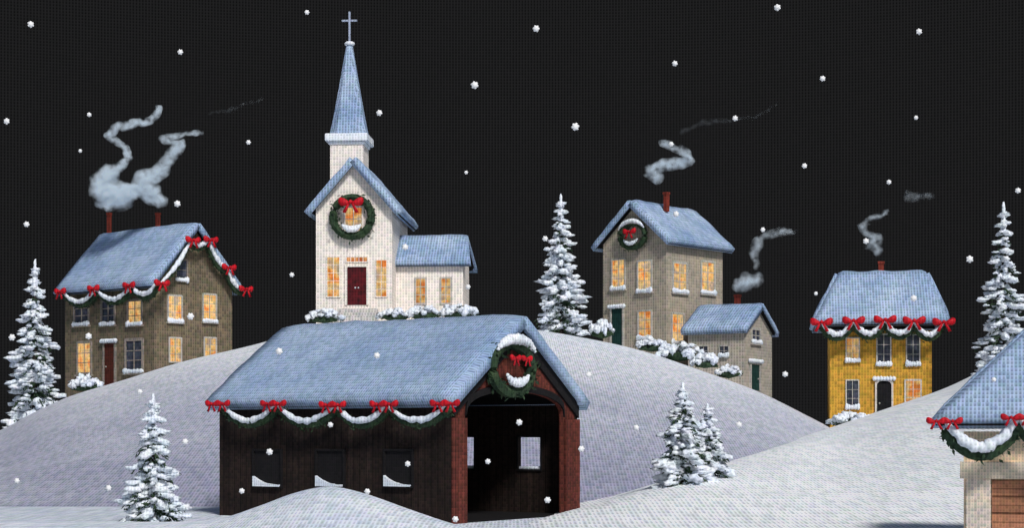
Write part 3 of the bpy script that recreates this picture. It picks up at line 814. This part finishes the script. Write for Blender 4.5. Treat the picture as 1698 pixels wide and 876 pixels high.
# ---- cream cottage at the right edge
def cottage():
    d = 29.0; zb = 0.0; cell = 5*s(30)
    M = dict(MN)
    h = House('cream_cottage', 'cream cottage with a blue snowy roof at the right edge', 'cottage', 1990, d, 16, zb, M)
    L = h.a('L', 1598); W = 3.6
    wm = mat('cream_wall', (0.92, 0.70, 0.47), (0.82, 0.66, 0.48), cell, 'box', .4, .2, 1.5)
    zl = h.zz(716, d)
    h.body(L, W, zl, '-', zl, wm, z0=-.2)
    x0, x1 = 1762, 1860
    h.hip(.46, L, W, h.zz(708, d-.45), h.zz(507, d+W/2), x0, x1, W/2, snow=.12, th=.09)
    # lintel beam, pilaster, board door
    mb = MB(); a1, a0 = L+.06, -.06; z0, z1 = h.zz(797, d), h.zz(768, d)
    h.fbox(mb, 'L', a0, a1, z0, z1, .003, .13); mb.build('beam', mat('cream_beam', (0.78,.66,.50), None, cell, 'box', .4, .15), h.o, bevel=.01)
    pm = mat('grey_cream_post', (0.72,.60,.46), (.52,.47,.42), cell, 'box', .4, .25, 2)
    for q in ((1602,1643), (1960,2004)):
        a0, a1, _, _ = h.rect('L', *q, 0, 1); mb = MB(); h.fbox(mb, 'L', a0, a1, -.2, z0-.003, .003, .10); mb.build('post', pm, h.o, bevel=.01)
    for q in ((1645, 1800), (1804, 1957)):
        a0, a1, _, _ = h.rect('L', *q, 0, 1)
        mb = MB(); z = 0.02; zt = z0-.02; n = 4; hh = (zt-z)/n
        for i in range(n): h.fbox(mb, 'L', a0, a1, z+hh*i+.02, z+hh*(i+1), .003, .045); 
        h.fbox(mb, 'L', a0, a1, z, zt, .002, .02)
        mb.build('door', mat('rust_boards', (0.42,.19,.10), (.34,.15,.09), cell, 'box', .4, .2, 2.5, planks=('Z', hh/2, .45)), h.o)
    o = h.out('L'); pts = []; outs = []
    for px, py in ((1567,706), (1690,700), (1815,703), (1940,703)):
        a = h.a('L', px, .62); pts.append(h.world('L', a, h.zz(py, d-.62), .62)); outs.append(o)
    garland('thick snowy garland with red bows under the cream cottage roof', M, pts, outs, .20, [.47]*3, .33, pair=.27)
cottage()

# ------------------------------------------------------------------ trees
def tree(label, px, py0, py1, d, wpx, M, seed, bare=.35, sway=0.0, group=None, green=1.0, slim=1.0, snap=False):
    random.seed(seed); d = ground_d(px, py1-4, d) if snap else d
    base = P(px, py1, d); H = (py1-py0)*s(d); RW = wpx*s(d)/2
    o = empty('snowy_fir', base, 0, label, 'fir tree', group)
    tr = MB(); tr.tube([(0,0,-.6), (sway*.3,0,H*.5), (sway,0,H*.97)], [H*.022, H*.014, H*.004], 8); tr.build('trunk', M['bark'], o)
    cr = MB(); sn = MB(); tiers = 17
    for i in range(tiers):
        q = (i/(tiers-1)); z = H*(.03 + .90*q**.92)
        r = RW*((1-q)**.88*slim + .05)*random.uniform(.85, 1.12)
        n = int(5 + 7*(1-q)); a0 = random.random()*6.28
        for k in range(n):
            a = a0 + 6.283*k/n + random.uniform(-.3, .3); rr = r*random.uniform(.62, 1.18); drop = rr*random.uniform(.25, .75)
            if random.random() < .06: continue
            dx, dy = math.cos(a), math.sin(a); zz = z + random.uniform(-.02, .02)*H
            pt = lambda t: Vector((sway*z/H + dx*rr*t, dy*rr*t, zz - drop*t**1.3 + .08*rr*t*t))
            cr.tube([pt(0), pt(.5), pt(1)], [H*.008, H*.006, H*.002], 4, False)
            nl = int(10 + 20*(1-q)*green); sz = RW*.17
            for _ in range(nl):
                t = random.uniform(.12, 1.05); p = pt(t) + Vector((random.gauss(0,.08), random.gauss(0,.08), random.uniform(-.34, .16)))*rr*.7
                cr.leaf(p, sz*random.uniform(.7,1.5), sz*.35, Vector((dx*.8+random.gauss(0,.4), dy*.8+random.gauss(0,.4), -random.uniform(.2,1.1))))
            cnt = 1 if random.random() < bare else 4
            for c in range(cnt):
                t = (.28 + .25*c + random.uniform(-.08,.08)) if cnt > 1 else random.uniform(.5, 1)
                w = RW*(.19 if cnt>1 else .13)*(1-.45*q)*random.uniform(.6,1.3)
                sn.blob(pt(t) + Vector((0,0,w*.32)), (w*1.5, w*.8, w*.5), .45, 2, a)
    for k in range(5):
        sn.blob((sway*.98, 0, H*(.86+.033*k)), (RW*.12*(1-.13*k), RW*.12*(1-.13*k), H*.03), .25, 2)
    cr.build('crown', M['green'], o); sn.build('snow', M['snow'], o, True)
    return o
tree('tall snow laden fir at the left edge beside the brown house', 58, 436, 688, 85.5, 84, MF, 11, .25, green=.8)
tree('tall snow laden fir between the church and the tan house', 930, 327, 548, 89.5, 82, MF, 12, .22, green=.8)
tree('tall snow laden fir at the right edge behind the cream cottage', 1664, 340, 612, 77.5, 84, MM, 13, .3, green=.9)
tree('young snowy fir in the left foreground beside the covered bridge', 254, 658, 880, 37.6, 104, MN, 14, .35)
tree('larger of the two small snowy firs on the slope right of the bridge', 1132, 638, 808, 50, 104, MM, 15, .5, snap=True)
tree('smaller of the two small snowy firs on the slope right of the bridge', 1173, 672, 796, 50, 90, MM, 16, .5, snap=True)

# ------------------------------------------------------------------ snowy bushes
def bush(label, px, py, d, wpx, hpx, M, seed, dark=1.0, group=None):
    random.seed(seed)
    c = P(px, py, d); w = wpx*s(d)/2; hh = hpx*s(d)
    o = empty('snowy_bush', c, 0, label, 'bush', group)
    g_ = MB(); sn = MB()
    g_.blob((0, 0, hh*.10), (w*.8, w*.42, hh*.24), .3, 2)
    for _ in range(int(240*dark)):
        a = random.random()*6.28; q = random.random()**.5*1.08
        g_.leaf((math.cos(a)*w*q, math.sin(a)*w*.6*q, hh*random.uniform(-.1, .85)*(1.12-q*.75)), w*.15, w*.06)
    for _ in range(34):
        a = random.random()*6.28; q = random.random()**.5; top = .85-.55*q*q
        sn.blob((math.cos(a)*w*q, math.sin(a)*w*.5*q - w*.05, hh*random.uniform(top*.45, top)), (w*random.uniform(.12,.26), w*.17, hh*random.uniform(.10,.22)), .5, 2, a)
    g_.build('foliage', M['green'], o); sn.build('snow', M['snow'], o, True)
for i, (lb, px, py, d, w, h_, M) in enumerate([
    ('snow covered bush under the lit lower window of the brown house', 142, 646, 86.5, 52, 26, MF),
    ('snow covered bush at the left corner of the church', 538, 533, 88.6, 62, 22, MF),
    ('flat snowy bush right of the church steps', 652, 529, 88.6, 50, 20, MF),
    ('snowy bush in the middle below the church wing', 703, 527, 88.6, 58, 24, MF),
    ('snowy bush at the right end of the church wing', 760, 526, 88.6, 64, 24, MF),
    ('snowy bush between the tall fir and the tan house', 997, 556, 87.8, 40, 30, MF),
    ('low snowy bush left of the tan house corner', 1080, 580, 87.8, 56, 22, MF),
    ('wide snowy bush at the foot of the tan house near the cottage', 1128, 594, 87.4, 70, 30, MF),
    ('snowy bush under the left window of the low tan cottage', 1170, 608, 87.0, 48, 26, MF),
    ('snowy bush left of the green door of the low tan cottage', 1208, 624, 87.0, 44, 22, MF),
    ('rounded snow covered bush at the foot of the ochre house', 1410, 706, 73.0, 68, 26, MM)]):
    bush(lb, px, py, d, w, h_, M, 40+i)

# ------------------------------------------------------------------ chimney smoke
def smoke(label, chains, d, dens, seed):
    """soft curling plume: a volume whose density fades with the distance from the curl's centre line"""
    random.seed(seed); ch = chains[0]
    p0 = P(*ch[0][:2], d); bm = bmesh.new()
    pts = [(P(px, py, d) - p0 + Vector((0, random.uniform(-.2, .2), 0)), r*s(d)*1.35) for px, py, r in ch]
    for (a, ra), (b, rb) in zip(pts[:-1], pts[1:]):
        n = max(2, int((b-a).length/(min(ra, rb)*.3)))
        for k in range(n+1):
            rk = (ra+(rb-ra)*k/n)*1.25; ck = a.lerp(b, k/n)
            add_ico(bm, 1, lambda co: co*rk + ck)
    me = bpy.data.meshes.new('smoke_plume'); bm.to_mesh(me); bm.free()
    o = bpy.data.objects.new('smoke_plume', me); COL.objects.link(o); o.location = p0
    tag(o, label, 'smoke')
    rm = o.modifiers.new('merge', 'REMESH'); rm.mode = 'VOXEL'; rm.voxel_size = .09
    m, nt = new_mat('smoke_%d' % seed)
    out = N(nt, 'ShaderNodeOutputMaterial'); pv = N(nt, 'ShaderNodeVolumePrincipled')
    nt.links.new(pv.outputs[0], out.inputs['Volume'])
    pv.inputs['Color'].default_value = (0.84, 0.93, 0.995, 1); pv.inputs['Anisotropy'].default_value = -.3
    tc = N(nt, 'ShaderNodeTexCoord')
    def vm(op, a, b=None):
        n = N(nt, 'ShaderNodeVectorMath', operation=op)
        for i_, v in enumerate((a, b)):
            if v is None: continue
            if isinstance(v, (Vector, tuple)): n.inputs[i_].default_value = tuple(v)
            else: nt.links.new(v, n.inputs[i_])
        return n
    w1 = N(nt, 'ShaderNodeTexNoise'); w1.inputs['Scale'].default_value = 1.5; w1.inputs['Detail'].default_value = 4
    nt.links.new(tc.outputs['Object'], w1.inputs[0])
    off = vm('MULTIPLY', vm('SUBTRACT', w1.outputs['Color'], (.5, .5, .5)).outputs[0], (.75, .75, .75)).outputs[0]
    pos = vm('ADD', tc.outputs['Object'], off).outputs[0]
    best = None
    for (a, ra), (b, rb) in zip(pts[:-1], pts[1:]):
        ba = b - a
        pa = vm('SUBTRACT', pos, a).outputs[0]
        h = math_(nt, 'MULTIPLY', vm('DOT_PRODUCT', pa, ba).outputs['Value'], 1/ba.length_squared)
        h = math_(nt, 'MINIMUM', math_(nt, 'MAXIMUM', h, 0.0), 1.0)
        sc = N(nt, 'ShaderNodeVectorMath', operation='SCALE'); sc.inputs[0].default_value = tuple(ba); nt.links.new(h, sc.inputs['Scale'])
        ln = vm('LENGTH', vm('SUBTRACT', pa, sc.outputs[0]).outputs[0]).outputs['Value']
        q = math_(nt, 'DIVIDE', ln, math_(nt, 'MULTIPLY_ADD', h, rb-ra, ra))
        best = q if best is None else math_(nt, 'MINIMUM', best, q)
    fall = math_(nt, 'MAXIMUM', math_(nt, 'SUBTRACT', 1.0, best), 0.0)
    fall = math_(nt, 'POWER', fall, 1.3)
    nz = N(nt, 'ShaderNodeTexNoise'); nz.inputs['Scale'].default_value = 3.2; nz.inputs['Detail'].default_value = 4
    nt.links.new(tc.outputs['Object'], nz.inputs[0])
    mr = N(nt, 'ShaderNodeMapRange'); mr.inputs[1].default_value = .35; mr.inputs[2].default_value = .65; mr.inputs[3].default_value = dens*.25; mr.inputs[4].default_value = dens*2.4
    nt.links.new(nz.outputs[0], mr.inputs[0])
    nt.links.new(math_(nt, 'MULTIPLY', fall, mr.outputs[0]), pv.inputs['Density'])
    me.materials.append(m)
    return o
smoke('thick white smoke curling up high from the left chimney of the brown house',
      [[(181,342,7),(174,328,15),(200,325,18),(222,318,11),(200,320,16),(168,318,15),(166,303,14),(180,290,14),(200,279,7),(216,262,5),(205,245,6),(190,233,6),(178,226,6),(195,212,6.5),(225,205,6.5),(250,200,5),(261,190,5),(262,178,5)]], 92, 5.5, 1)
smoke('pale smoke rising from the right chimney of the brown house, bending right',
      [[(266,333,9),(250,320,14),(238,310,15),(240,298,13),(254,290,11),(270,280,10),(280,264,9),(289,250,10),(299,240,7),(280,236,6),(268,230,5),(300,225,5),(335,219,3.5)]], 92.2, 4.6, 2)
smoke('faint bluish wisp of smoke drifting between the brown house smoke and the church', [[(348,187,3.5),(380,183,4),(408,172,3.5),(436,163,3)]], 92.4, .18, 6)
smoke('grey smoke above the chimney of the tall tan house',
      [[(1090,294,9),(1078,284,9),(1098,273,9),(1125,271,8),(1143,266,8),(1135,253,7),(1115,244,6),(1098,236,5)]], 93.5, 3.6, 3)
smoke('faint bluish wisp of smoke high above the tall tan house', [[(1132,218,5),(1160,205,5),(1200,199,4),(1250,195,3.5),(1290,172,3)]], 93.5, .17, 7)
smoke('round bluish smoke puff just above the low tan cottage', [[(1224,473,9),(1238,467,13),(1258,464,9)]], 90.5, 2.6, 4)
smoke('thin bluish smoke wisp bending right above the puff over the low cottage', [[(1254,442,5),(1250,420,8),(1256,404,8),(1264,393,6),(1290,386,6),(1315,383,5)]], 90.5, 1.6, 8)
smoke('thin grey smoke above the chimney of the ochre house',
      [[(1456,416,7),(1446,405,9),(1458,396,7),(1438,388,6),(1430,375,6),(1446,362,5),(1470,353,4)]], 83, 2.4, 5)
smoke('small bluish wisp of smoke up right of the ochre house smoke', [[(1506,325,8),(1522,327,6),(1546,326,4)]], 83, .5, 9)

# ------------------------------------------------------------------ falling snowflakes
fm, nt = new_mat('snowflake_white')
out = N(nt, 'ShaderNodeOutputMaterial'); b = N(nt, 'ShaderNodeBsdfPrincipled'); nt.links.new(b.outputs[0], out.inputs[0])
b.inputs['Base Color'].default_value = (.9,.91,.93,1); b.inputs['Roughness'].default_value = .6
nzf = N(nt, 'ShaderNodeTexNoise'); nzf.inputs['Scale'].default_value = 60
rf_ = N(nt, 'ShaderNodeMapRange'); rf_.inputs[3].default_value = .75; rf_.inputs[4].default_value = .98
nt.links.new(nzf.outputs[0], rf_.inputs[0]); cc = N(nt, 'ShaderNodeCombineColor')
for i in range(3): nt.links.new(rf_.outputs[0], cc.inputs[i])
nt.links.new(cc.outputs[0], b.inputs['Base Color'])
random.seed(5)
mb = MB()
mb.blob((0,0,0), (.036,.026,.036), .12, 2)
for k in range(6):
    a = R(60*k+15); u = Vector((math.cos(a), 0, math.sin(a))); w_ = Vector((-u.z, 0, u.x))
    mb.tube([u*.02, u*.041], [.016, .011], 5)
flake0 = mb.build('snowflake', fm, None, True); first = True
FL = [(51,40),(509,20),(889,47),(1289,12),(1524,52),(299,86),(1119,105),(787,141),(1364,130),(148,190),(629,187),(11,201),(1219,196),(1519,195),(954,210),(412,236),(133,250),(1113,239),(1334,275),(773,286),(1474,302),(294,338),(1688,316),(44,372),(1265,381),(1436,400),(904,396),(484,456),(1608,430),(776,476),(1353,487),(20,560),(1302,621),(672,410),(1121,355),(463,583),(625,590),(548,705),(447,750),(676,770),(401,815),(609,816),(755,862),(861,701),(809,766),(908,830),(976,622),(964,745),(1055,710),(1225,705),(307,733),(28,798),(180,810),(1515,495),(1648,630),(232,650),(316,525),(147,558)]
for i, (px, py) in enumerate(FL):
    o = flake0 if i == 0 else flake0.copy()
    if i: COL.objects.link(o)
    d = 21 + random.uniform(-2, 2.5)
    o.location = P(px, py, d); k = random.uniform(.78, 1.08)
    if (px, py) in ((299,86),(148,190),(133,250),(773,286),(1353,487),(1519,195)): k *= .75
    o.scale = (k, k, k); o.rotation_euler = (0, random.random()*3, random.uniform(-.3,.3))
    tag(o, 'small white snowflake drifting in the night air', 'snowflake', 'falling snowflakes')

# ------------------------------------------------------------------ light, world, camera
EL, AZ = 42, 22          # the light stands behind the viewer's right shoulder
sun = bpy.data.lights.new('moonlight', 'SUN'); sun.energy = 2.85; sun.angle = R(11); sun.color = (1.0, .97, .93)
so = bpy.data.objects.new('moonlight', sun); COL.objects.link(so)
dirv = Vector((math.sin(R(AZ))*math.cos(R(EL)), -math.cos(R(AZ))*math.cos(R(EL)), math.sin(R(EL))))
so.rotation_euler = dirv.to_track_quat('Z', 'Y').to_euler(); so.location = (20, -20, 40)
w = bpy.data.worlds.new('World'); scene.world = w; w.use_nodes = True; nt = w.node_tree
bg = nt.nodes['Background']; sk = nt.nodes.new('ShaderNodeTexSky'); sk.sky_type = 'NISHITA'; sk.sun_disc = False
sk.sun_elevation = R(EL); sk.sun_rotation = math.atan2(dirv.x, dirv.y)
nt.links.new(sk.outputs[0], bg.inputs[0]); bg.inputs[1].default_value = 0.05
cam = bpy.data.cameras.new('camera'); co = bpy.data.objects.new('camera', cam); COL.objects.link(co)
co.location = (0, 0, 2); co.rotation_euler = (R(90), 0, 0)
cam.sensor_width = 36; cam.lens = 36/(2*F); cam.shift_y = (720-438)/1698; cam.clip_end = 3000
scene.camera = co
scene.view_settings.view_transform = 'Standard'; scene.view_settings.look = 'None'; scene.view_settings.exposure = 0
scene.cycles.volume_max_steps = 128; scene.cycles.volume_bounces = 5
